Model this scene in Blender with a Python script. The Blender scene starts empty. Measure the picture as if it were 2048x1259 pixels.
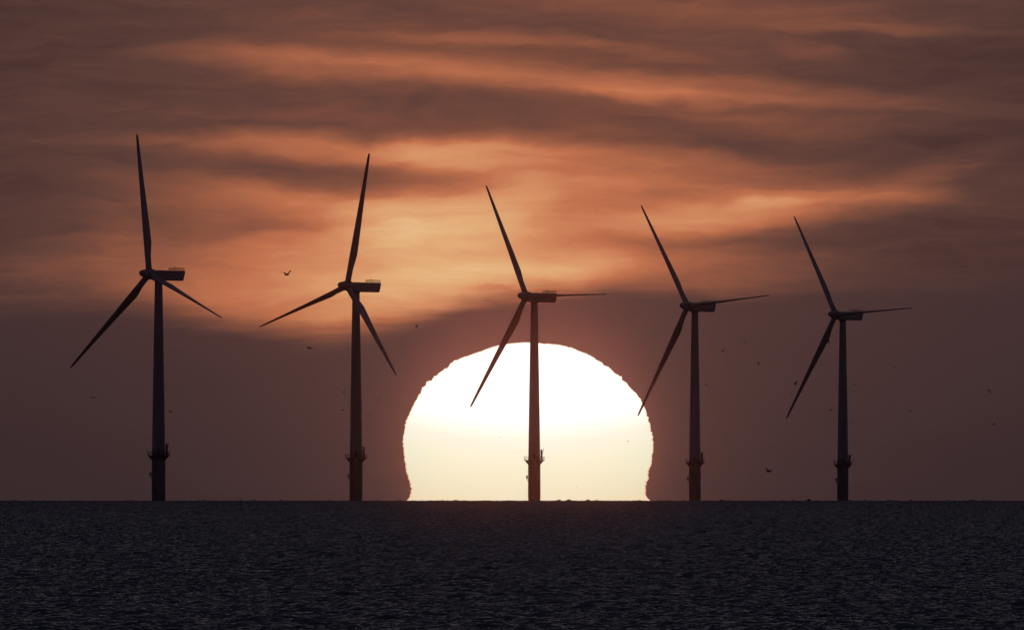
import bpy, bmesh, math, random
import numpy as np
from mathutils import Vector, Matrix, Euler

sc = bpy.context.scene
COL = sc.collection
R_EARTH = 6371000.0
EYE = 8.0                                   # the lens stands 8 m above the sea
DIP = math.sqrt(2 * EYE / R_EARTH)          # how far the sea horizon lies below eye level
FPX = 54044.0                               # arc units per radian (one unit is 18.5 microradians)

# ------------------------------------------------------------------ camera
cd = bpy.data.cameras.new('camera')
cam = bpy.data.objects.new('camera', cd)
COL.objects.link(cam)
cd.sensor_width = 36.0
cd.lens = FPX * 36.0 / 2048.0
cd.clip_start = 5.0
cd.clip_end = 300000.0
cam.location = (0, 0, EYE)
cam.rotation_euler = (math.pi / 2 + (1002 - 629.5) / FPX - DIP, 0, 0)
sc.camera = cam

# ------------------------------------------------------------------ exposure and renderer
sc.view_settings.view_transform = 'Standard'
sc.view_settings.look = 'None'
sc.view_settings.exposure = 0.0
sc.view_settings.gamma = 1.0
sc.view_settings.use_curve_mapping = False
sc.render.engine = 'CYCLES'
sc.cycles.use_denoising = True
sc.cycles.denoiser = 'OPENIMAGEDENOISE'
sc.cycles.denoising_input_passes = 'RGB_ALBEDO_NORMAL'
sc.cycles.denoising_prefilter = 'ACCURATE'
sc.cycles.use_adaptive_sampling = False
sc.cycles.max_bounces = 6
sc.cycles.volume_bounces = 0
sc.cycles.diffuse_bounces = 2
sc.cycles.glossy_bounces = 3
sc.cycles.sample_clamp_indirect = 4.0

# ------------------------------------------------------------------ sun lamp
SUN_AZ = (1057 - 1024) / FPX
SUN_EL = (1002 - 868) / FPX - DIP
sd = bpy.data.lights.new('sunlight', 'SUN')
sd.energy = 0.00017
sd.angle = math.radians(0.53)
sd.color = (1.0, 0.17, 0.05)
so = bpy.data.objects.new('sunlight', sd)
COL.objects.link(so)
sdir = Vector((math.sin(SUN_AZ) * math.cos(SUN_EL), math.cos(SUN_AZ) * math.cos(SUN_EL), math.sin(SUN_EL)))
so.rotation_euler = sdir.to_track_quat('Z', 'Y').to_euler()


# ------------------------------------------------------------------ node helpers
def srgb(r, g, b):
    f = lambda c: (c / 255 / 12.92) if c / 255 <= 0.04045 else ((c / 255 + 0.055) / 1.055) ** 2.4
    return (f(r), f(g), f(b), 1.0)


class NT:
    def __init__(self, tree):
        self.t = tree
        tree.nodes.clear()

    def n(self, kind, **kw):
        nd = self.t.nodes.new(kind)
        for k, v in kw.items():
            setattr(nd, k, v)
        return nd

    def put(self, sock, v):
        if isinstance(v, bpy.types.NodeSocket):
            self.t.links.new(v, sock)
        elif v is not None:
            sock.default_value = v

    def m(self, op, a, b=None, c=None, clamp=False):
        nd = self.n('ShaderNodeMath', operation=op)
        nd.use_clamp = clamp
        self.put(nd.inputs[0], a)
        if b is not None:
            self.put(nd.inputs[1], b)
        if c is not None:
            self.put(nd.inputs[2], c)
        return nd.outputs[0]

    def ramp(self, fac, stops, interp='LINEAR'):
        nd = self.n('ShaderNodeValToRGB')
        cr = nd.color_ramp
        cr.interpolation = interp
        while len(cr.elements) < len(stops):
            cr.elements.new(0.5)
        for e, (p, c) in zip(cr.elements, stops):
            e.position = p
            e.color = c if len(c) == 4 else (*c, 1)
        self.put(nd.inputs[0], fac)
        return nd.outputs[0]

    def smooth(self, v, lo, hi):
        nd = self.n('ShaderNodeMapRange', interpolation_type='SMOOTHSTEP')
        self.put(nd.inputs[0], v)
        self.put(nd.inputs[1], lo)
        self.put(nd.inputs[2], hi)
        return nd.outputs[0]

    def comb(self, x, y, z=0.0):
        nd = self.n('ShaderNodeCombineXYZ')
        for i, v in enumerate((x, y, z)):
            self.put(nd.inputs[i], v)
        return nd.outputs[0]

    def noise(self, vec, scale, detail=4, rough=0.5, dist=0.0, color=False):
        nd = self.n('ShaderNodeTexNoise')
        self.put(nd.inputs['Vector'], vec)
        nd.inputs['Scale'].default_value = scale
        nd.inputs['Detail'].default_value = detail
        nd.inputs['Roughness'].default_value = rough
        nd.inputs['Distortion'].default_value = dist
        return nd.outputs['Color' if color else 'Fac']

    def mix(self, fac, a, b, mode='MIX'):
        nd = self.n('ShaderNodeMix', data_type='RGBA', blend_type=mode)
        self.put(nd.inputs[0], fac)
        self.put(nd.inputs[6], a)
        self.put(nd.inputs[7], b)
        return nd.outputs[2]

    def vec(self, op, a, b=None, s=None):
        nd = self.n('ShaderNodeVectorMath', operation=op)
        self.put(nd.inputs[0], a)
        if b is not None:
            self.put(nd.inputs[1], b)
        if s is not None:
            self.put(nd.inputs['Scale'], s)
        return nd.outputs[0]


# ------------------------------------------------------------------ sky
world = bpy.data.worlds.new('World')
sc.world = world
world.use_nodes = True
W = NT(world.node_tree)
geo = W.n('ShaderNodeTexCoord').outputs['Generated']
sep = W.n('ShaderNodeSeparateXYZ')
W.put(sep.inputs[0], geo)
dx, dy, dz = sep.outputs
K = FPX / 1000.0
az = W.m('MULTIPLY', W.m('ARCTAN2', dx, dy), K)                      # thousandths of the arc, left to right
el = W.m('MULTIPLY', W.m('ADD', W.m('ARCSINE', dz), DIP), K)         # and up from the sea horizon
P0 = W.comb(az, el)
# slow warping so that no cloud keeps a clean outline
wn = W.noise(W.comb(W.m('MULTIPLY', az, 2.2), W.m('MULTIPLY', el, 6.0), 3.1), 1.0, 5, 0.55, color=True)
wv = W.vec('MULTIPLY', W.vec('SUBTRACT', wn, (0.5, 0.5, 0.5)), (0.26, 0.085, 0.0))
wn2 = W.noise(W.comb(W.m('MULTIPLY', az, 9.0), W.m('MULTIPLY', el, 22.0), 7.7), 1.0, 4, 0.6, color=True)
wv2 = W.vec('MULTIPLY', W.vec('SUBTRACT', wn2, (0.5, 0.5, 0.5)), (0.07, 0.018, 0.0))
PW = W.vec('ADD', W.vec('ADD', P0, wv), wv2)

CLOUDS = [  # across, down, half width, half height, tilt, strength
    (900, 470, 800, 330, 0, .15), (890, 480, 330, 170, 0, .17), (850, 440, 190, 110, 0, .05), (900, 445, 150, 95, 10, .14), (760, 440, 120, 90, 0, .04),
    (680, 540, 330, 130, 8, .13), (900, 590, 300, 50, 10, .10), (1000, 545, 260, 40, 5, .06),
    (740, 300, 430, 32, -1, .24), (900, 292, 160, 16, -1, .05), (1200, 335, 420, 60, -3, .13),
    (1230, 440, 430, 110, 4, .14), (1050, 410, 50, 90, -18, .05), (1530, 415, 330, 45, 5, .17),
    (1512, 403, 75, 13, 4, .13), (1800, 380, 90, 40, 15, .10), (1640, 395, 160, 30, 3, .08), (1400, 430, 200, 40, 6, .08),
    (1250, 545, 420, 50, 2, .12), (1480, 178, 420, 26, -3, .17), (1280, 192, 190, 13, -3, .11), (1450, 190, 160, 8, -2, .08),
    (1060, 158, 330, 42, -6, .20), (700, 132, 330, 38, -7, .19), (560, 105, 220, 22, -3, .08), (920, 78, 240, 14, -1, .13),
    (1480, 18, 380, 34, -3, .12), (1750, 58, 330, 12, -2, .10), (1620, 97, 80, 16, -12, .10), (1650, 245, 330, 22, -2, .08),
    (420, 375, 260, 30, -3, .08), (560, 405, 260, 36, -2, .14), (420, 540, 420, 90, 0, .15), (230, 455, 70, 45, -30, .06),
    (600, 615, 330, 70, -3, .12), (1950, 318, 120, 30, 10, .07), (1830, 205, 260, 14, -2, .05), (1250, 95, 200, 14, -8, .07),
    (640, 340, 260, 40, -4, -.22), (840, 350, 150, 26, -7, -.14), (330, 320, 260, 26, -3, -.06),
    (560, 442, 120, 22, 3, -.14), (420, 470, 170, 16, 6, -.06), (1080, 230, 420, 55, -7, -.12), (640, 228, 430, 55, 0, -.12),
    (1560, 285, 260, 32, -8, -.07), (1990, 285, 210, 55, 0, -.14), (1780, 490, 420, 75, 0, -.16), (1640, 470, 200, 30, 3, -.08),
    (1420, 395, 200, 18, -4, -.10), (80, 430, 330, 130, 0, -.12), (60, 90, 420, 220, 0, -.08), (1350, 505, 260, 30, 2, -.09),
    (1600, 340, 260, 22, 3, -.06), (975, 583, 70, 5, -4, -.14), (1780, 90, 300, 26, -2, -.08), (450, 190, 300, 20, -4, -.05),
    (1900, 150, 320, 50, 0, -.07), (1250, 215, 160, 16, -12, -.05),
]
B = W.m('MULTIPLY_ADD', W.m('MULTIPLY', az, az), -0.08, 0.38)
B = W.m('MAXIMUM', B, 0.24)
for x, y, rx, ry, rot, amp in CLOUDS:
    mp = W.n('ShaderNodeMapping', vector_type='TEXTURE')
    W.put(mp.inputs[0], PW)
    mp.inputs['Location'].default_value = ((x - 1024) / 1000, (1002 - y) / 1000, 0)
    mp.inputs['Rotation'].default_value = (0, 0, math.radians(rot))
    mp.inputs['Scale'].default_value = (rx * 1.45 / 1000, ry * 1.45 / 1000, 1)
    g = W.n('ShaderNodeTexGradient', gradient_type='SPHERICAL')
    W.put(g.inputs[0], mp.outputs[0])
    s = W.smooth(g.outputs['Fac'], 0.0, 0.8)
    B = W.m('MULTIPLY_ADD', s, amp * (0.5 if amp < 0 else (0.72 if y < 260 else 0.85)), B)
# fine wind-drawn streaks
st = W.noise(W.vec('MULTIPLY', W.vec('ADD', PW, wv), (1.6, 17.0, 1)), 1.0, 6, 0.58, 0.4)
st2 = W.noise(W.vec('MULTIPLY', PW, (5.0, 34.0, 1)), 1.0, 5, 0.6, 0.8)
B = W.m('MULTIPLY_ADD', W.m('SUBTRACT', st, 0.5), 0.19, B)
B = W.m('MULTIPLY_ADD', W.m('SUBTRACT', st2, 0.5), 0.15, B)
# the smooth bank of cloud that lies on the horizon
EDGE = [(0, 606), (150, 604), (300, 618), (450, 642), (600, 664), (690, 668), (780, 650), (880, 622), (980, 598), (1080, 586),
        (1200, 578), (1350, 580), (1480, 588), (1560, 584), (1660, 570), (1800, 560), (2048, 545)]
fc = W.n('ShaderNodeFloatCurve')
cm = fc.mapping
cv = cm.curves[0]
while len(cv.points) < len(EDGE):
    cv.points.new(0.5, 0.5)
for p, (x, y) in zip(cv.points, EDGE):
    p.location = (x / 2048, (1002 - y) / 1000)
cm.update()
fc.inputs[0].default_value = 1.0
W.put(fc.inputs[1], W.m('MULTIPLY_ADD', az, 1000 / 2048, 0.5, clamp=True))
edge = fc.outputs[0]
en = W.noise(W.comb(W.m('MULTIPLY', az, 3.0), W.m('MULTIPLY', el, 12.0), 1.0), 1.0, 4, 0.5)
elw = W.m('MULTIPLY_ADD', W.m('SUBTRACT', en, 0.5), 0.025, el)
en2 = W.noise(W.comb(W.m('MULTIPLY', az, 6.0), W.m('MULTIPLY', el, 55.0), 4.0), 1.0, 4, 0.55, 0.5)
elw = W.m('MULTIPLY_ADD', W.m('SUBTRACT', en2, 0.5), 0.045, elw)
soft = W.smooth(W.m('ABSOLUTE', W.m('SUBTRACT', az, 0.15)), 0.1, 1.0)
sw = W.m('MULTIPLY_ADD', soft, 0.020, 0.026)
above = W.smooth(W.m('DIVIDE', W.m('SUBTRACT', elw, edge), sw), -1.0, 1.0)
# sun aureole, an even widening glow in the thin cloud about the sun
ax = W.m('SUBTRACT', az, 0.033)
ay = W.m('SUBTRACT', el, 0.150)
rr = W.m('SQRT', W.m('ADD', W.m('MULTIPLY', ax, ax), W.m('MULTIPLY', W.m('MULTIPLY', ay, ay), 1.1)))
glow = W.m('POWER', 2.718, W.m('MULTIPLY', rr, -2.2))
bank = W.m('MULTIPLY_ADD', glow, 0.27, 0.10)
bank = W.m('MULTIPLY_ADD', W.m('MINIMUM', el, 1.0), 0.19, bank)
bank = W.m('MULTIPLY_ADD', W.m('SUBTRACT', st, 0.5), 0.03, bank)
tone_bank = W.ramp(bank, [(0.0, srgb(44, 34, 38)), (0.15, srgb(60, 44, 46)), (0.33, srgb(88, 62, 58)), (0.45, srgb(112, 72, 63)), (0.6, srgb(150, 86, 66)), (1.0, srgb(200, 120, 80))])
tone_cloud = W.ramp(B, [(0.0, srgb(44, 33, 36)), (0.18, srgb(64, 45, 45)), (0.33, srgb(94, 64, 57)), (0.45, srgb(125, 78, 62)),
                    (0.58, srgb(159, 95, 70)), (0.70, srgb(193, 115, 79)), (0.82, srgb(216, 146, 102)), (0.95, srgb(229, 178, 126)), (1.0, srgb(234, 190, 140))])
tone = W.mix(above, tone_bank, tone_cloud)
# away from the sunset the sky falls off to the open evening sky
sky = W.n('ShaderNodeTexSky', sky_type='NISHITA')
sky.sun_disc = False
sky.sun_elevation = math.radians(0.5)
sky.sun_rotation = SUN_AZ
sky.altitude = 0
sky.air_density = 1.0
sky.dust_density = 2.0
veil = W.ramp(W.m('DIVIDE', el, 40.0, clamp=True), [(0.02, (0.078, 0.082, 0.122)), (0.10, (0.046, 0.050, 0.076)), (0.22, (0.008, 0.0075, 0.012)), (0.42, (0.005, 0.0045, 0.008)), (0.8, (0.014, 0.013, 0.021)), (1.0, (0.022, 0.020, 0.034))])
evening = W.mix(1.0, W.mix(1.0, sky.outputs[0], (0.0025, 0.0045, 0.012, 1), 'MULTIPLY'), veil, 'ADD')
up = W.smooth(el, 1.05, 2.6)
side = W.smooth(W.m('ABSOLUTE', az), 2.0, 14.0)
away = W.m('MAXIMUM', up, side)
colr = W.mix(away, tone, evening)
bg = W.n('ShaderNodeBackground')
W.put(bg.inputs[0], colr)
bg.inputs[1].default_value = 1.0
out = W.n('ShaderNodeOutputWorld')
W.put(out.inputs[0], bg.outputs[0])


# ------------------------------------------------------------------ shared helpers
def setp(o, label=None, cat=None, group=None, kind=None):
    if label:
        o['label'] = label
    if cat:
        o['category'] = cat
    if group:
        o['group'] = group
    if kind:
        o['kind'] = kind
    return o


def mesh_from(name, verts, faces, mat=None, smooth=False):
    me = bpy.data.meshes.new(name)
    me.from_pydata([tuple(v) for v in verts], [], faces)
    if mat:
        me.materials.append(mat)
    if smooth:
        me.polygons.foreach_set('use_smooth', [True] * len(me.polygons))
    me.update()
    return me


def link(name, data, parent=None, matrix=None):
    o = bpy.data.objects.new(name, data)
    COL.objects.link(o)
    if parent:
        o.parent = parent
    if matrix is not None:
        o.matrix_local = matrix
    return o


def drop(z0, d):
    return z0 - d * d / (2 * R_EARTH)


def at(px, py, d):
    """the point d metres away seen px, py in arc units"""
    a = (px - 1024) / FPX
    e = (1002 - py) / FPX - DIP
    return Vector((d * math.sin(a), d * math.cos(a), EYE + d * math.tan(e)))


def paint(name, base, rough=0.5, grime=0.3, spec=0.4, scale=0.6):
    m = bpy.data.materials.new(name)
    m.use_nodes = True
    N = NT(m.node_tree)
    co = N.n('ShaderNodeTexCoord').outputs['Object']
    a = N.noise(N.vec('MULTIPLY', co, (1, 1, 0.25)), scale, 6, 0.6)
    f = N.smooth(a, 0.35, 0.75)
    dark = tuple(c * (1 - grime) for c in base[:3]) + (1,)
    c = N.mix(f, (*base[:3], 1), dark)
    p = N.n('ShaderNodeBsdfPrincipled')
    N.put(p.inputs['Base Color'], c)
    N.put(p.inputs['Roughness'], N.m('MULTIPLY_ADD', a, 0.3, rough - 0.15))
    p.inputs['Specular IOR Level'].default_value = spec
    o = N.n('ShaderNodeOutputMaterial')
    N.put(o.inputs[0], p.outputs[0])
    return m


# ------------------------------------------------------------------ sea
mw = bpy.data.materials.new('sea_water')
mw.use_nodes = True
N = NT(mw.node_tree)
pos = N.n('ShaderNodeNewGeometry').outputs['Position']
b1 = N.noise(N.vec('MULTIPLY', pos, (1.0, 1.0, 1.0)), 1.5, 3, 0.6)
b2 = N.noise(pos, 0.012, 3, 0.5)
bump = N.n('ShaderNodeBump')
b3 = N.noise(N.vec('MULTIPLY', pos, (0.02, 0.004, 1.0)), 1.0, 4, 0.6)      # wind patches
N.put(bump.inputs['Strength'], N.m('MULTIPLY_ADD', N.smooth(b3, 0.35, 0.65), 0.55, 0.45))
bump.inputs['Distance'].default_value = 0.30
N.put(bump.inputs['Height'], b1)
p = N.n('ShaderNodeBsdfPrincipled')
N.put(p.inputs['Base Color'], N.mix(b2, (0.010, 0.014, 0.020, 1), (0.014, 0.018, 0.022, 1)))
N.put(p.inputs['Roughness'], N.m('MULTIPLY_ADD', b2, 0.08, 0.03))
p.inputs['IOR'].default_value = 1.333
N.put(p.inputs['Normal'], bump.outputs[0])
o = N.n('ShaderNodeOutputMaterial')
N.put(o.inputs[0], p.outputs[0])


def ocean_tile(L, n, wind, wdir, rms, chop, lmin, seed):
    rng = np.random.RandomState(seed)
    k1 = np.fft.fftfreq(n, d=L / n) * 2 * np.pi
    kx, ky = np.meshgrid(k1, k1, indexing='ij')
    k = np.hypot(kx, ky)
    k[0, 0] = 1e-6
    Lw = wind * wind / 9.81
    cosf = (kx * math.cos(wdir) + ky * math.sin(wdir)) / k
    ph = np.exp(-1 / (k * Lw) ** 2) / k ** 2.8 * (0.12 + cosf ** 2) * np.exp(-(k * lmin / (2 * np.pi)) ** 2)
    ph[0, 0] = 0
    h = (rng.randn(n, n) + 1j * rng.randn(n, n)) * np.sqrt(ph)
    H = np.real(np.fft.ifft2(h))
    s = rms / H.std()
    H = H * s
    Dx = np.real(np.fft.ifft2(-1j * kx / k * h)) * s * chop
    Dy = np.real(np.fft.ifft2(-1j * ky / k * h)) * s * chop
    return H, Dx, Dy


TILE, TN, NT_ = 128.0, 600, 3
ii = np.arange(TN + 1)
gx, gy = np.meshgrid(ii, ii, indexing='ij')
wi, wj = gx % TN, gy % TN
u_ = np.minimum(wi, TN - wi) / (TN * 0.08)
v_ = np.minimum(wj, TN - wj) / (TN * 0.08)
win = np.clip(np.minimum(u_, v_), 0, 1)
base_f = [f[wi, wj] for f in ocean_tile(TILE, TN, 3.0, math.radians(50), 0.085, 1.7, 0.42, 5)]
tvs = []
for q in range(NT_):            # patches that share their borders and differ inside, so the field never repeats in rows
    if q:
        other = [f[wi, wj] for f in ocean_tile(TILE, TN, 3.0, math.radians(50), 0.085, 1.7, 0.42, 5 + q)]
        # keep the energy even where two fields cross
        wa, wb = np.cos(win * math.pi / 2), np.sin(win * math.pi / 2)
        Hq, Dxq, Dyq = (wa * p0 + wb * p1 for p0, p1 in zip(base_f, other))
    else:
        Hq, Dxq, Dyq = base_f
    tvs.append(np.stack([(gx / TN - 0.5) * TILE + Dxq, (gy / TN - 0.5) * TILE + Dyq, Hq], -1).reshape(-1, 3))
a = (gx[:-1, :-1] * (TN + 1) + gy[:-1, :-1]).ravel()
tf0 = np.stack([a, a + TN + 1, a + TN + 2, a + 1], -1)
ntile = len(tvs[0])
tv = np.concatenate(tvs)
tf = np.concatenate([tf0 + q * ntile for q in range(NT_)])
# the wide smooth sea that carries the waves, curved like the earth, out past the horizon
rings = np.concatenate([[0.0], np.linspace(60, 1000, 12), np.linspace(1100, 16000, 150)])
SEG = 192
bv = []
for r in rings:
    for s in range(SEG):
        t = 2 * math.pi * s / SEG
        bv.append((r * math.cos(t), r * math.sin(t), drop(-1.3, r)))
bv = np.array(bv)
nr = len(rings)
rr_, ss_ = np.meshgrid(np.arange(nr - 1), np.arange(SEG), indexing='ij')
A = (rr_ * SEG + ss_).ravel()
Bq = (rr_ * SEG + (ss_ + 1) % SEG).ravel()
bf = np.stack([A, A + SEG, Bq + SEG, Bq], -1)
# where the wave field is laid
TW = math.radians(17.28)
pts, rots, scl = [], [], []
M = 100
for i in range(-M, M + 1):
    for j in range(-M, M + 1):
        x = (i * math.cos(TW) - j * math.sin(TW)) * TILE
        y = (i * math.sin(TW) + j * math.cos(TW)) * TILE
        d = math.hypot(x, y)
        if 900 < y < 11300 and abs(x) < 0.0195 * y + 190:
            up = Vector((x, y, R_EARTH)).normalized()
            q = Vector((0, 0, 1)).rotation_difference(up)
            e = (q.to_matrix() @ Matrix.Rotation(TW, 3, 'Z')).to_euler()
            rough = 1 + 0.5 * min(1, max(0, (d - 4500) / 5500)) + (3.3 if 9930 < d < 10110 else 0.0)   # rougher water over a bank offshore
            pts.append((x, y, drop(-0.27 * (rough - 1), d)))
            rots.append(tuple(e))
            scl.append((1, 1, rough) if rough < 3 else (1.5, 1.5, rough))
print('wave tiles', len(pts))
nb, nt, npt = len(bv), len(tv), len(pts)
allv = np.concatenate([bv, tv, np.array(pts)])
allf = np.concatenate([bf, tf + nb])
me = bpy.data.meshes.new('sea')
me.vertices.add(len(allv))
me.vertices.foreach_set('co', allv.astype(np.float32).ravel())
me.loops.add(allf.size)
me.loops.foreach_set('vertex_index', allf.astype(np.int32).ravel())
me.polygons.add(len(allf))
me.polygons.foreach_set('loop_start', np.arange(0, allf.size, 4, dtype=np.int32))
me.polygons.foreach_set('loop_total', np.full(len(allf), 4, dtype=np.int32))
me.update(calc_edges=True)
me.polygons.foreach_set('use_smooth', np.ones(len(allf), dtype=bool))
me.materials.append(mw)
role = me.attributes.new('role', 'INT', 'POINT')
role.data.foreach_set('value', np.concatenate([np.zeros(nb), 1 + np.repeat(np.arange(NT_), ntile), 11 + np.random.RandomState(8).randint(0, NT_, npt)]).astype(np.int32))
ra = me.attributes.new('turn', 'FLOAT_VECTOR', 'POINT')
rv = np.zeros((len(allv), 3), dtype=np.float32)
rv[nb + nt:] = rots
ra.data.foreach_set('vector', rv.ravel())
rb = me.attributes.new('swell', 'FLOAT_VECTOR', 'POINT')
rv[nb + nt:] = scl
rb.data.foreach_set('vector', rv.ravel())
sea = link('sea', me)
setp(sea, 'dark choppy sea with fine wavelets running out to the horizon', kind='structure')
ng = bpy.data.node_groups.new('wave_field', 'GeometryNodeTree')
ng.interface.new_socket('Geometry', in_out='INPUT', socket_type='NodeSocketGeometry')
ng.interface.new_socket('Geometry', in_out='OUTPUT', socket_type='NodeSocketGeometry')
gi = ng.nodes.new('NodeGroupInput')
go = ng.nodes.new('NodeGroupOutput')
na = ng.nodes.new('GeometryNodeInputNamedAttribute')
na.data_type = 'INT'
na.inputs[0].default_value = 'role'


def by_role(v, src):
    cmpn = ng.nodes.new('FunctionNodeCompare')
    cmpn.data_type = 'INT'
    cmpn.operation = 'EQUAL'
    ng.links.new(na.outputs[0], cmpn.inputs[2])
    cmpn.inputs[3].default_value = v
    sp = ng.nodes.new('GeometryNodeSeparateGeometry')
    sp.domain = 'POINT'
    ng.links.new(src, sp.inputs[0])
    ng.links.new(cmpn.outputs[0], sp.inputs[1])
    return sp.outputs[0]


jn = ng.nodes.new('GeometryNodeJoinGeometry')
nv = ng.nodes.new('GeometryNodeInputNamedAttribute')
nv.data_type = 'FLOAT_VECTOR'
nv.inputs[0].default_value = 'turn'
nw = ng.nodes.new('GeometryNodeInputNamedAttribute')
nw.data_type = 'FLOAT_VECTOR'
nw.inputs[0].default_value = 'swell'
for q in range(NT_):
    iop = ng.nodes.new('GeometryNodeInstanceOnPoints')
    ng.links.new(by_role(11 + q, gi.outputs[0]), iop.inputs['Points'])
    ng.links.new(by_role(1 + q, gi.outputs[0]), iop.inputs['Instance'])
    ng.links.new(nv.outputs[0], iop.inputs['Rotation'])
    ng.links.new(nw.outputs[0], iop.inputs['Scale'])
    ng.links.new(iop.outputs[0], jn.inputs[0])
ng.links.new(by_role(0, gi.outputs[0]), jn.inputs[0])
ng.links.new(jn.outputs[0], go.inputs[0])
md = sea.modifiers.new('wave_field', 'NODES')
md.node_group = ng

# ------------------------------------------------------------------ setting sun, swollen and pinched by the cold air over the sea
SD = 100000.0
OUT = [(1057, 684), (1003, 689), (960, 702), (911, 721), (880, 744), (850, 770), (832, 799), (816, 835), (808, 868), (806, 890),
       (808, 915), (812, 940), (819, 965), (822, 982), (818, 996), (812, 1004), (812, 1040), (900, 1060), (1057, 1066), (1210, 1060), (1303, 1040),
       (1303, 1004), (1297, 997), (1291, 985), (1293, 965), (1300, 935), (1306, 905), (1306, 878), (1300, 850), (1291, 820), (1280, 796),
       (1250, 763), (1222, 738), (1198, 721), (1160, 701), (1120, 689)]
rng = random.Random(11)


def catmull(pts, m):
    r = []
    n = len(pts)
    for i in range(n):
        p0, p1, p2, p3 = (Vector(pts[(i + q) % n]) for q in (-1, 0, 1, 2))
        for j in range(m):
            t = j / m
            r.append(0.5 * ((2 * p1) + (p2 - p0) * t + (2 * p0 - 5 * p1 + 4 * p2 - p3) * t * t + (3 * p1 - p0 - 3 * p2 + p3) * t ** 3))
    return r


ol = catmull(OUT, 12)
cx, cy = 1057, 890
ro = []
from mathutils import noise as mnoise
for q, v in enumerate(ol):
    d = Vector((v.x - cx, v.y - cy))
    L = d.length
    lay = 0.5 + 1.0 * abs(mnoise.noise(Vector((v.x * 0.004, v.y * 0.035, 5.0)))) * 2
    w = lay * (2.2 * mnoise.noise(Vector((v.x * 0.013, v.y * 0.075, 2.0))) + 2.2 * mnoise.noise(Vector((v.x * 0.04, v.y * 0.27, 9.0))) + 1.0 * rng.uniform(-1, 1))
    w *= 0.35 if v.y < 700 else 1.0
    ro.append(d * ((L + w) / L))
# keep the outline in strict angular order so that no sliver folds over another
keep = [ro[0]]
tot = 0.0
for d in ro[1:]:
    da = math.atan2(keep[-1].x * d.y - keep[-1].y * d.x, keep[-1].dot(d))
    if da < -0.001 and tot + da > -2 * math.pi + 0.002:
        keep.append(d)
        tot += da
print('sun outline', len(ro), len(keep))
ro = keep
sv, sf = [], []
NR = 9
ctr = at(cx, cy, SD)
upx = SD / FPX
n = len(ro)
for side in (-1, 1):
    for k in range(NR):
        t = math.radians(90 * k / NR)
        for d in ro:
            sv.append((ctr.x + d.x * math.cos(t) * upx, ctr.y + side * math.sin(t) * 450, ctr.z - d.y * math.cos(t) * upx))
    sv.append((ctr.x, ctr.y + side * 450, ctr.z))
half = NR * n + 1
for s in (0, 1):
    o0 = s * half
    for k in range(NR - 1):
        for i in range(n):
            j = (i + 1) % n
            f = (o0 + k * n + i, o0 + k * n + j, o0 + (k + 1) * n + j, o0 + (k + 1) * n + i)
            sf.append(f if s else f[::-1])
    for i in range(n):
        f = (o0 + (NR - 1) * n + i, o0 + (NR - 1) * n + (i + 1) % n, o0 + half - 1)
        sf.append(f if s else f[::-1])
ms = bpy.data.materials.new('sun_glow')
ms.use_nodes = True
N = NT(ms.node_tree)
sp = N.n('ShaderNodeSeparateXYZ')
N.put(sp.inputs[0], N.n('ShaderNodeNewGeometry').outputs['Position'])
zt = N.n('ShaderNodeMapRange')
N.put(zt.inputs[0], sp.outputs[2])
zt.inputs[1].default_value = at(0, 1004, SD).z
zt.inputs[2].default_value = at(0, 684, SD).z
dxs = N.m('DIVIDE', N.m('SUBTRACT', sp.outputs[0], ctr.x), 250 * upx)
lev = N.m('ADD', zt.outputs[0], N.m('MULTIPLY', N.m('SUBTRACT', 1.0, N.m('MULTIPLY', dxs, dxs)), 0.10))
body = N.ramp(lev, [(0.03, (0.82, 0.72, 0.48)), (0.14, (0.79, 0.79, 0.55)), (0.34, (0.82, 0.89, 0.66)), (0.48, (0.90, 0.95, 0.79)), (0.66, (1.3, 1.28, 1.2)), (1.0, (1.5, 1.45, 1.35))])
lw = N.n('ShaderNodeAttribute', attribute_name='rim')
limb = N.smooth(lw.outputs['Fac'], 0.986, 1.0)
lowz = N.smooth(zt.outputs[0], 0.05, 0.5)
limbc = N.mix(lowz, (0.75, 0.22, 0.12, 1), (1.0, 0.78, 0.45, 1))
em = N.n('ShaderNodeEmission')
N.put(em.inputs[0], N.mix(limb, body, limbc))
em.inputs[1].default_value = 0.475      # seen through front and back
# the fireball is glowing gas, it stops no light
tr = N.n('ShaderNodeBsdfTransparent')
ad = N.n('ShaderNodeAddShader')
N.put(ad.inputs[0], em.outputs[0])
N.put(ad.inputs[1], tr.outputs[0])
o = N.n('ShaderNodeOutputMaterial')
N.put(o.inputs[0], ad.outputs[0])
sme = mesh_from('sun', sv, sf, ms, True)
rim = sme.attributes.new('rim', 'FLOAT', 'POINT')
rim.data.foreach_set('value', ([math.cos(math.radians(90 * k / NR)) for k in range(NR) for _ in ro] + [0.0]) * 2)
sun = link('sun', sme)
setp(sun, 'huge white setting sun with rippled edge sinking behind the sea horizon', 'sun')

# ------------------------------------------------------------------ wind turbines
m_white = paint('turbine_paint', (0.30, 0.28, 0.31), 0.45, 0.15)
m_blade = paint('blade_gelcoat', (0.31, 0.29, 0.32), 0.4, 0.12, scale=0.3)
m_found = paint('foundation_paint', (0.22, 0.20, 0.22), 0.6, 0.3)
m_steel = paint('galvanised_steel', (0.09, 0.09, 0.10), 0.5, 0.3)
HUB = 85.3


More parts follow.
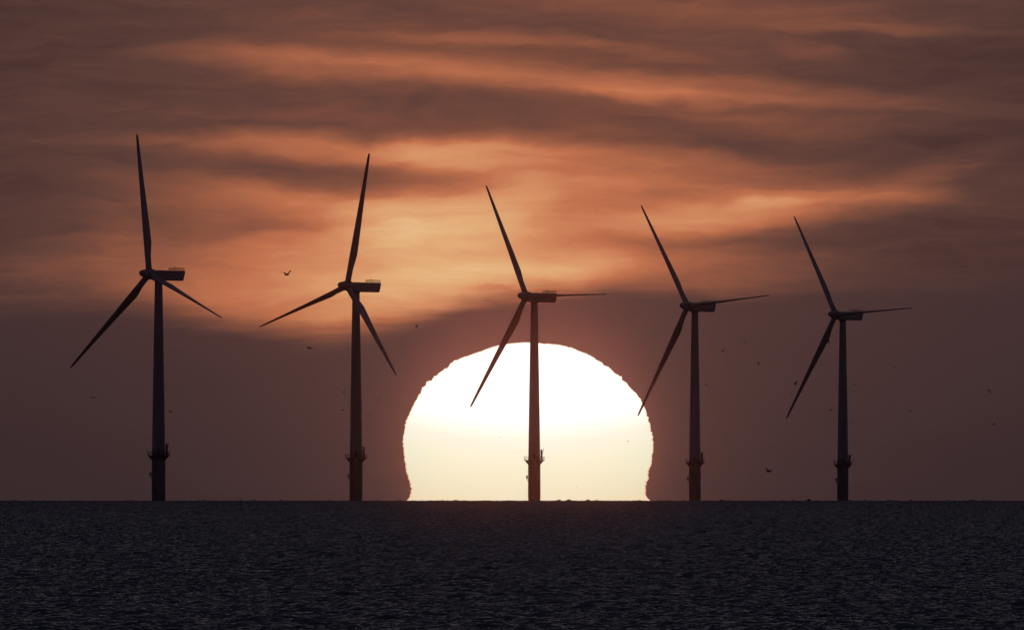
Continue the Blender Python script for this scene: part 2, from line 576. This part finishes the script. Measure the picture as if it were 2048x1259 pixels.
class MB:
    def __init__(self):
        self.v, self.f = [], []

    def add(self, vs, fs):
        o = len(self.v)
        self.v += [Vector(v) for v in vs]
        self.f += [tuple(i + o for i in f) for f in fs]

    def tube(self, a, b, r, seg=6, r2=None):
        a, b = Vector(a), Vector(b)
        r2 = r if r2 is None else r2
        z = (b - a).normalized()
        x = z.orthogonal().normalized()
        y = z.cross(x)
        vs = [a + (x * math.cos(t) + y * math.sin(t)) * r for t in [2 * math.pi * i / seg for i in range(seg)]]
        vs += [b + (x * math.cos(t) + y * math.sin(t)) * r2 for t in [2 * math.pi * i / seg for i in range(seg)]]
        fs = [(i, (i + 1) % seg, seg + (i + 1) % seg, seg + i) for i in range(seg)]
        fs += [tuple(range(seg))[::-1], tuple(range(seg, 2 * seg))]
        self.add(vs, fs)

    def lathe(self, prof, seg=48, axis='Z'):
        """prof is a list of (distance along the axis, radius)"""
        vs, fs = [], []
        for h, r in prof:
            for i in range(seg):
                t = 2 * math.pi * i / seg
                vs.append((r * math.cos(t), r * math.sin(t), h) if axis == 'Z' else (h, r * math.cos(t), r * math.sin(t)))
        m = len(prof)
        for k in range(m - 1):
            for i in range(seg):
                j = (i + 1) % seg
                fs.append((k * seg + i, k * seg + j, (k + 1) * seg + j, (k + 1) * seg + i))
        fs += [tuple(range(seg))[::-1], tuple(range((m - 1) * seg, m * seg))]
        self.add(vs, fs)

    def box(self, c, s):
        x, y, z = c
        a, b, d = (q / 2 for q in s)
        vs = [(x + i * a, y + j * b, z + k * d) for i in (-1, 1) for j in (-1, 1) for k in (-1, 1)]
        self.add(vs, [(0, 1, 3, 2), (4, 6, 7, 5), (0, 4, 5, 1), (2, 3, 7, 6), (0, 2, 6, 4), (1, 5, 7, 3)])

    def mesh(self, name, mat, smooth=False):
        return mesh_from(name, self.v, self.f, mat, smooth)


def loft(sections, cap=True):
    n = len(sections[0])
    v = [p for s in sections for p in s]
    f = []
    for k in range(len(sections) - 1):
        for i in range(n):
            j = (i + 1) % n
            f.append((k * n + i, k * n + j, (k + 1) * n + j, (k + 1) * n + i))
    if cap:
        f += [tuple(range(n))[::-1], tuple(range((len(sections) - 1) * n, len(sections) * n))]
    return v, f


# --- blade: grows along +Z, leading edge toward -X (into the wind when feathered), trailing edge toward +X
STA = [  # radius, chord, thickness ratio, leading edge distance from the pitch axis, twist
    (1.3, 2.3, 1.0, 1.15, 0), (3.2, 2.3, 1.0, 1.15, 0), (5.0, 2.45, .88, 1.15, 7), (7.5, 2.9, .64, 1.18, 7), (10.0, 3.5, .46, 1.22, 6.5),
    (12.3, 3.9, .38, 1.25, 6), (13.6, 3.88, .36, 1.25, 5.5), (18, 3.55, .33, 1.17, 4), (24, 3.1, .31, 1.06, 2.5), (31, 2.6, .29, .95, 1.5),
    (38, 2.12, .29, .82, .8), (44, 1.72, .30, .70, .3), (49, 1.38, .32, .58, 0), (51.8, 1.15, .32, .5, 0), (53.0, .92, .28, .42, 0), (53.6, .5, .25, .25, 0)]
NA = 20


def airfoil(r, c, th, le, tw):
    pts = []
    tw = math.radians(tw)
    for i in range(NA):
        t = 2 * math.pi * i / NA
        x = 0.5 * (1 + math.cos(t))                      # 1 trailing edge .. 0 leading edge
        circ = 0.5 * math.sin(t)
        yt = 5 * (0.2969 * math.sqrt(max(x, 0)) - 0.126 * x - 0.3516 * x * x + 0.2843 * x ** 3 - 0.1015 * x ** 4)
        foil = (yt + 0.004) * (1 if math.sin(t) >= 0 else -0.75)
        b = min(1.0, max(0.0, (th - 0.4) / 0.6))
        b = b * b * (3 - 2 * b)
        y = (circ * b + foil * (1 - b)) * th * c
        X = x * c - le
        pts.append(Vector((X * math.cos(tw) - y * math.sin(tw), X * math.sin(tw) + y * math.cos(tw), r)))
    return pts


bv_, bf_ = loft([airfoil(*s) for s in STA])
blade_me = mesh_from('blade', bv_, bf_, m_blade, True)
mb = MB()
mb.lathe([(1.0, 1.22), (1.25, 1.28), (1.9, 1.28), (2.05, 1.22)], 32)
collar_me = mb.mesh('root_collar', m_steel, True)

# --- spinner along X, nose toward -X
mb = MB()
mb.lathe([(-4.55, .06), (-4.5, .35), (-4.3, .72), (-3.95, 1.02), (-3.4, 1.25), (-2.7, 1.42), (-1.9, 1.68), (-1.1, 1.9), (0, 2.0), (1.2, 2.0), (1.75, 1.95), (1.8, 1.5)], 40, 'X')
spin_me = mb.mesh('spinner', m_white, True)

# --- nacelle along X: rotor end at -X
secs = []
for x, zt_, zb_, hw in [(-2.6, .95, -1.5, 1.35), (-2.3, 1.35, -2.0, 1.75), (-1.4, 1.55, -2.3, 1.95), (0, 1.58, -2.32, 2.0), (5, 1.5, -2.32, 2.0), (10.3, 1.36, -2.32, 1.98)]:
    s = []
    for i in range(24):
        t = 2 * math.pi * i / 24
        cu, su = math.cos(t), math.sin(t)
        e = 0.22
        yy = hw * math.copysign(abs(cu) ** e, cu)
        zz = (zt_ + zb_) / 2 + (zt_ - zb_) / 2 * math.copysign(abs(su) ** e, su)
        s.append(Vector((x + (0.25 * (zz + 2.3) if x > 10 else 0), yy, zz)))
    secs.append(s)
nv_, nf_ = loft(secs)
nac_me = mesh_from('nacelle', nv_, nf_, m_white)
mb = MB()
mb.lathe([(-2.75, 1.62), (-2.28, 1.62)], 32)
yaw_me = mb.mesh('yaw_ring', m_steel, True)

# --- helihoist platform railing on the roof at the rear
mb = MB()
rx0, rx1, ry, rz = 6.1, 10.9, 1.85, 1.42
for k in range(9):
    x = rx0 + (rx1 - rx0) * k / 8
    for s in (-1, 1):
        mb.tube((x, s * ry, rz - 0.05), (x, s * ry, rz + 1.15), 0.05)
for k in range(1, 6):
    y = -ry + 2 * ry * k / 6
    for x in (rx0, rx1):
        mb.tube((x, y, rz - 0.05), (x, y, rz + 1.15), 0.05)
for h in (0.6, 1.15):
    for s in (-1, 1):
        mb.tube((rx0, s * ry, rz + h), (rx1, s * ry, rz + h), 0.045)
    for x in (rx0, rx1):
        mb.tube((x, -ry, rz + h), (x, ry, rz + h), 0.045)
rail_me = mb.mesh('helihoist_railing', m_steel)
mb = MB()
mb.box(((rx0 + rx1) / 2, 0, rz + 0.02), (rx1 - rx0 + 0.1, 2 * ry + 0.1, 0.1))
deck_me = mb.mesh('helihoist_deck', m_steel)
mb = MB()
mb.tube((7.6, 0.3, rz), (7.6, 0.3, rz + 1.5), 0.05)
mb.tube((7.3, 0.3, rz + 1.35), (7.9, 0.3, rz + 1.35), 0.04)
mb.tube((7.95, 0.3, rz + 1.3), (7.95, 0.3, rz + 1.6), 0.12)
vane_me = mb.mesh('wind_vane', m_steel)

# --- tower, from the platform up to the nacelle
PLAT = 17.3
mb = MB()
prof = []
for k in range(25):
    t = k / 24
    z = PLAT + (HUB - 2.7 - PLAT) * t
    prof.append((z, 2.47 - 1.03 * t ** 1.15))
mb.lathe(prof, 48)
tow_me = mb.mesh('tower', m_white, True)
flange = []
for t in (0.33, 0.67):
    mb = MB()
    z = PLAT + (HUB - 2.7 - PLAT) * t
    r = 2.47 - 1.03 * t ** 1.15
    mb.lathe([(z - .12, r + .05), (z + .12, r + .05)], 48)
    flange.append(mb.mesh('tower_flange', m_white, True))
mb = MB()
mb.box((0, -2.5, PLAT + 1.5), (1.0, .12, 2.2))
door_me = mb.mesh('tower_door', m_steel)
# --- transition piece and pile
mb = MB()
mb.lathe([(-6, 2.5), (1.5, 2.5), (1.9, 2.58), (PLAT - 1.2, 2.55), (PLAT - .9, 2.62), (PLAT - .05, 2.62)], 48)
tp_me = mb.mesh('transition_piece', m_found, True)
# --- work platform, a ring deck carried on brackets
mb = MB()
mb.lathe([(PLAT - .28, 2.55), (PLAT - .28, 4.15), (PLAT, 4.15), (PLAT, 2.55)], 40)
mb.box((3.75, -.6, PLAT - .13), (1.3, 3.0, .26))
pf_me = mb.mesh('work_platform', m_steel)
mb = MB()
c, s = 1.0, 0.0
a_, b_ = Vector((4.05, 0, PLAT - .3)), Vector((2.55, 0, PLAT - 2.0))
side, i_ = Vector((0, .08, 0)), Vector((2.55, 0, PLAT - .3))
mb.add([a_ + side, b_ + side, i_ + side, a_ - side, b_ - side, i_ - side], [(0, 2, 1), (3, 4, 5), (0, 1, 4, 3), (1, 2, 5, 4), (2, 0, 3, 5)])
br_me = mb.mesh('bracket', m_steel)
mb = MB()
NP = 28
for k in range(NP):
    t = 2 * math.pi * k / NP
    c, s = math.cos(t), math.sin(t)
    t2 = 2 * math.pi * (k + 1) / NP
    c2, s2 = math.cos(t2), math.sin(t2)
    mb.tube((c * 4.1, s * 4.1, PLAT), (c * 4.25, s * 4.25, PLAT + 1.5), .055, 5)
    for h, r in ((.12, 4.11), (.75, 4.17), (1.5, 4.25)):
        mb.tube((c * r, s * r, PLAT + h), (c2 * r, s2 * r, PLAT + h), .05, 5)
gr_me = mb.mesh('platform_railing', m_steel)
# --- davit crane and cabinets beside the tower
mb = MB()
mb.tube((3.3, -.9, PLAT), (3.3, -.9, PLAT + 3.0), .16, 8)
mb.tube((3.3, -.9, PLAT + 2.9), (3.9, -1.7, PLAT + 4.6), .11, 8)
mb.tube((3.3, -.9, PLAT + 1.9), (3.6, -1.3, PLAT + 3.6), .07, 6)
mb.box((3.3, -.9, PLAT + 2.9), (.5, .5, .6))
mb.tube((3.9, -1.7, PLAT + 4.55), (3.9, -1.7, PLAT + 3.4), .03, 5)
dv_me = mb.mesh('davit_crane', m_steel)
mb = MB()
mb.box((2.95, .5, PLAT + 2.6), (.7, 1.0, 3.6))
mb.box((3.1, .5, PLAT + .7), (.9, 1.3, 1.3))
cb_me = mb.mesh('cabinet', m_steel)
# --- boat landing with its ladder and a resting platform on the left
mb = MB()
for y in (-.9, .9):
    mb.tube((-3.2, y, -3), (-3.2, y, 7.0), .2, 8)
    mb.tube((-3.2, y, 7.0), (-2.5, y, 8.2), .2, 8)
    for z in (1.0, 5.5):
        mb.tube((-3.2, y, z), (-2.4, y, z), .14, 6)
bl_me = mb.mesh('boat_landing', m_found)
mb = MB()
for y in (-.3, .3):
    mb.tube((-2.95, y, -2), (-2.95, y, PLAT), .05, 5)
for k in range(46):
    mb.tube((-2.95, -.3, -1.8 + k * .4), (-2.95, .3, -1.8 + k * .4), .03, 4)
ld_me = mb.mesh('ladder', m_steel)
mb = MB()
mb.box((-2.95, 0, 9.6), (.8, 1.8, .15))
for y in (-.85, 0, .85):
    mb.tube((-3.3, y, 9.6), (-3.3, y, 11.0), .07, 5)
mb.tube((-3.3, -.85, 11.0), (-3.3, .85, 11.0), .05, 5)
mb.box((-2.95, -.7, 10.3), (.55, .5, 1.3))
mb.tube((-3.25, 0, 9.6), (-2.5, 0, 8.3), .1, 6)
rp_me = mb.mesh('rest_platform', m_found)


def build_turbine(label):
    t = bpy.data.objects.new('wind_turbine', None)
    t.empty_display_size = 5
    COL.objects.link(t)
    setp(t, label, 'wind turbine', 'wind turbines standing in the sea')
    tw = link('tower', tow_me, t)
    for f in flange:
        link('flange', f, tw)
    link('door', door_me, tw)
    tp = link('transition_piece', tp_me, t)
    link('boat_landing', bl_me, tp, Matrix.Rotation(math.radians(62), 4, 'Z'))
    link('ladder', ld_me, tp, Matrix.Rotation(math.radians(62), 4, 'Z'))
    link('rest_platform', rp_me, tp)
    pf = link('work_platform', pf_me, t)
    for k in range(12):
        link('bracket', br_me, pf, Matrix.Rotation(2 * math.pi * (k + .5) / 12, 4, 'Z'))
    link('railing', gr_me, pf)
    link('cabinet', cb_me, pf)
    link('davit_crane', dv_me, t)
    nc = link('nacelle', nac_me, t)
    link('yaw_ring', yaw_me, nc)
    link('helihoist_deck', deck_me, nc)
    link('railing', rail_me, nc)
    link('wind_vane', vane_me, nc)
    sp = link('spinner', spin_me, t)
    bl = []
    for k in range(3):
        b = link('blade', blade_me, t)
        link('root_collar', collar_me, b)
        bl.append(b)
    return t, nc, sp, bl


def copy_tree(o, parent=None):
    c = o.copy()
    COL.objects.link(c)
    c.parent = parent
    for ch in [x for x in o.children]:
        copy_tree(ch, c)
    return c


TURB = [  # tower foot across, hub above horizon, yaw, rotor angle, label
    (317.2, 453.3, 38.3, -11.4, 'tallest looking offshore wind turbine, leftmost of the row, one blade nearly upright'),
    (712.0, 429.7, 38.3, 12.1, 'offshore wind turbine left of the sun, its upright blade leaning right'),
    (1068.5, 408.9, 41.7, -30.3, 'offshore wind turbine standing right in front of the setting sun'),
    (1389.7, 389.4, 44.5, -34.5, 'offshore wind turbine just right of the sun, one blade tip over its edge'),
    (1685.5, 372.0, 43.2, -32.8, 'smallest looking offshore wind turbine, rightmost of the row'),
]
TILT, CONE = math.radians(5.7), math.radians(3.2)
first = None
TD = []
for (tx, hp, yaw, rot, label) in TURB:
    D = 10000.0
    dh = math.sqrt(2 * R_EARTH * EYE)
    for _ in range(8):
        hid = max(0, (D - dh)) ** 2 / (2 * R_EARTH)
        D = (HUB - hid - 0.15) * FPX / hp
    TD.append(D)
    if first is None:
        first = build_turbine(label)
        t, nc, sp, bl = first
    else:
        t = copy_tree(first[0])
        t['label'] = label
        kids = list(t.children)
        nc = [c for c in kids if c.name.startswith('nacelle')][0]
        sp = [c for c in kids if c.name.startswith('spinner')][0]
        bl = sorted([c for c in kids if c.name.startswith('blade')], key=lambda c: c.name)
    a = (tx - 1024) / FPX
    t.location = (D * math.sin(a), D * math.cos(a), drop(0, D))
    # the rotor axis points left and toward the viewer
    al = math.radians(yaw)
    YAW = Matrix.Rotation(al, 4, 'Z')                     # local -X becomes (-cos, -sin)
    nc.matrix_local = Matrix.Translation((0, 0, HUB - 0.1)) @ YAW @ Matrix.Rotation(math.radians(0.6), 4, 'Y')
    ROT = Matrix.Translation((0, 0, HUB)) @ YAW @ Matrix.Translation((-4.4, 0, 0)) @ Matrix.Rotation(TILT, 4, 'Y')
    sp.matrix_local = ROT
    for k in range(3):
        ph = math.radians(rot - 120 * k)
        # in-plane right vector is local -Y; a blade at angle ph points cos(ph) up and sin(ph) along -Y
        bl[k].matrix_local = ROT @ Matrix.Rotation(ph, 4, 'X') @ Matrix.Rotation(-CONE, 4, 'Y')
print('turbine distances', [round(d) for d in TD])

# ------------------------------------------------------------------ gulls
m_gull = paint('gull_feathers', (0.10, 0.09, 0.09), 0.8, 0.35, 0.2, 8)


def gull_mesh(flap_l, flap_r, tip_l, tip_r, sweep=0.12):
    """body along +Y (head) with two arched wings; angles in degrees above the level"""
    v, f = [], []
    prof = [(-.30, .015, .012), (-.24, .05, .018), (-.17, .05, .035), (-.06, .075, .07), (.06, .085, .08), (.15, .065, .062), (.21, .045, .045),
            (.255, .047, .047), (.295, .036, .036), (.325, .014, .014), (.365, .005, .006)]
    secs = [[Vector((w * math.cos(2 * math.pi * i / 10), y, h * math.sin(2 * math.pi * i / 10))) for i in range(10)] for y, w, h in prof]
    v, f = loft(secs)
    for s, fl, tp in ((-1, flap_l, tip_l), (1, flap_r, tip_r)):
        x, z = .04, .03
        sections = []
        L = [0, .09, .11, .12, .13, .13, .10]
        chord = [.21, .22, .21, .19, .16, .11, .02]
        yb = [.0, .03, .055, .045, .0, -.06, -.13]
        for k in range(7):
            if k:
                a = math.radians(fl if k <= 3 else fl + (tp - fl) * (k - 3) / 3)
                x += L[k] * math.cos(a)
                z += L[k] * math.sin(a)
            c = chord[k]
            y = yb[k] - sweep * x * 0.3
            th = .02 * (1 - k / 8)
            sections.append([Vector((s * x, y + c / 2, z)), Vector((s * x, y, z + th)), Vector((s * x, y - c / 2, z)), Vector((s * x, y, z - th * .4))])
        wv_, wf_ = loft(sections)
        o0 = len(v)
        v = v + wv_
        f = f + [tuple(q + o0 for q in (ff if s > 0 else ff[::-1])) for ff in wf_]
    return mesh_from('gull', v, f, m_gull, True)


GP = {'glide': gull_mesh(12, 12, -14, -14), 'arch': gull_mesh(18, 18, -48, -48), 'vee': gull_mesh(34, 34, 14, 14),
      'down': gull_mesh(-28, -28, -50, -50), 'up': gull_mesh(58, 58, 40, 40), 'bank': gull_mesh(28, 34, -24, 20)}
GULLS = [  # across, down, wingspan seen in arc units, pose, heading, roll, label
    (573, 549, 25, 'bank', -42, 0, 'largest gull, one long wing stretched left, flying between the two left turbines'),
    (619, 696, 13, 'arch', 60, 8, 'gull with bent wings low left of the second tower'),
    (833, 654, 8, 'up', 100, 0, 'gull above the upper left rim of the sun'),
    (187, 795, 13, 'arch', 0, 5, 'gull with drooping arched wings at far left, under the long lower blade'),
    (341, 821, 7, 'down', 80, 0, 'tiny gull just right of the leftmost tower'),
    (688, 784, 6, 'glide', 90, 10, 'upper of two tiny gulls just left of the second tower'),
    (685, 820, 6, 'vee', 70, 0, 'lower of two tiny gulls just left of the second tower'),
    (758, 799, 6, 'glide', 80, -10, 'tiny gull right of the second tower, below its blade tip'),
    (740, 828, 9, 'glide', 10, 0, 'faint gull gliding level low right of the second tower'),
    (1490, 685, 11, 'arch', 20, 12, 'gull with arched wings, highest of those between the two right towers'),
    (1445, 702, 12, 'vee', 15, -6, 'gull with wings raised in a vee right of the fourth tower'),
    (1518, 725, 7, 'down', 60, -25, 'small gull lowest right of the three high between the two right towers'),
    (1413, 769, 7, 'glide', 85, 0, 'tiny gull close to the right side of the fourth tower'),
    (1591, 768, 9, 'up', 120, 20, 'dark gull with raised wing left of the last lower blade'),
    (1583, 788, 8, 'arch', 30, 15, 'faint gull under another one near the last lower blade tip'),
    (1661, 820, 13, 'vee', 10, -18, 'gull with a long left wing just left of the last tower'),
    (1711, 769, 9, 'glide', 0, -18, 'faint gull tilted left, right of the last tower'),
    (1788, 733, 6, 'glide', 60, 0, 'tiny gull high to the right of the last tower'),
    (1820, 821, 10, 'glide', 40, 4, 'gull gliding level, well right of the last tower'),
    (1979, 780, 9, 'down', 60, 20, 'dark gull near the right edge of the sky'),
    (1988, 848, 7, 'glide', 60, -20, 'small gull lowest near the right edge'),
    (1537, 942, 17, 'bank', -50, 12, 'dark banking gull low over the sea between the two right towers'),
    (1256, 882, 3.4, 'glide', 70, 0, 'tiny gull speck over the right part of the sun'),
    (999, 874, 2.4, 'glide', 70, 0, 'tiny gull speck on the sun left of the middle tower'),
    (1154, 973, 2.4, 'glide', 20, 0, 'tiny gull speck low on the sun near the horizon'),
    (1205, 858, 3, 'glide', 30, 0, 'faint gull speck on the sun right of the middle tower'),
    (1703, 843, 5, 'glide', 60, 0, 'faint gull close to the right side of the last tower'),
    (1658, 681, 8, 'down', 100, 30, 'gull right against the lower blade of the last turbine'),
    (1867, 864, 5, 'glide', 60, 0, 'faint distant gull low at the right'),
]
for px, py, span, pose, head, roll, label in GULLS:
    d = min(1.38 * FPX / (span * 1.35 + 1) * (1 if abs(math.sin(math.radians(head))) < .7 else .8)* (1 if span > 3.5 else .8), 14000)
    g = link('gull', GP[pose])
    g.location = at(px, py, d)
    g.rotation_euler = Euler((math.radians(4 if pose == 'bank' else 16), math.radians(roll), math.radians(head)), 'XYZ')
    setp(g, label, 'gull', 'gulls flying over the sea')

# ------------------------------------------------------------------ haze
mh = bpy.data.materials.new('haze_air')
mh.use_nodes = True
N = NT(mh.node_tree)
pv = N.n('ShaderNodeVolumePrincipled')
pv.inputs['Color'].default_value = (0.95, 0.66, 0.55, 1)
pv.inputs['Density'].default_value = 5e-6
pv.inputs['Anisotropy'].default_value = 0.999
o = N.n('ShaderNodeOutputMaterial')
N.put(o.inputs[1], pv.outputs[0])
mb = MB()
zb = drop(-1.3, 16000) - 1.5
mb.box((0, 0, (zb + 150) / 2), (33000, 33000, 150 - zb))
hz = link('haze', mb.mesh('haze', mh))
setp(hz, 'thin evening haze over the sea', kind='stuff')
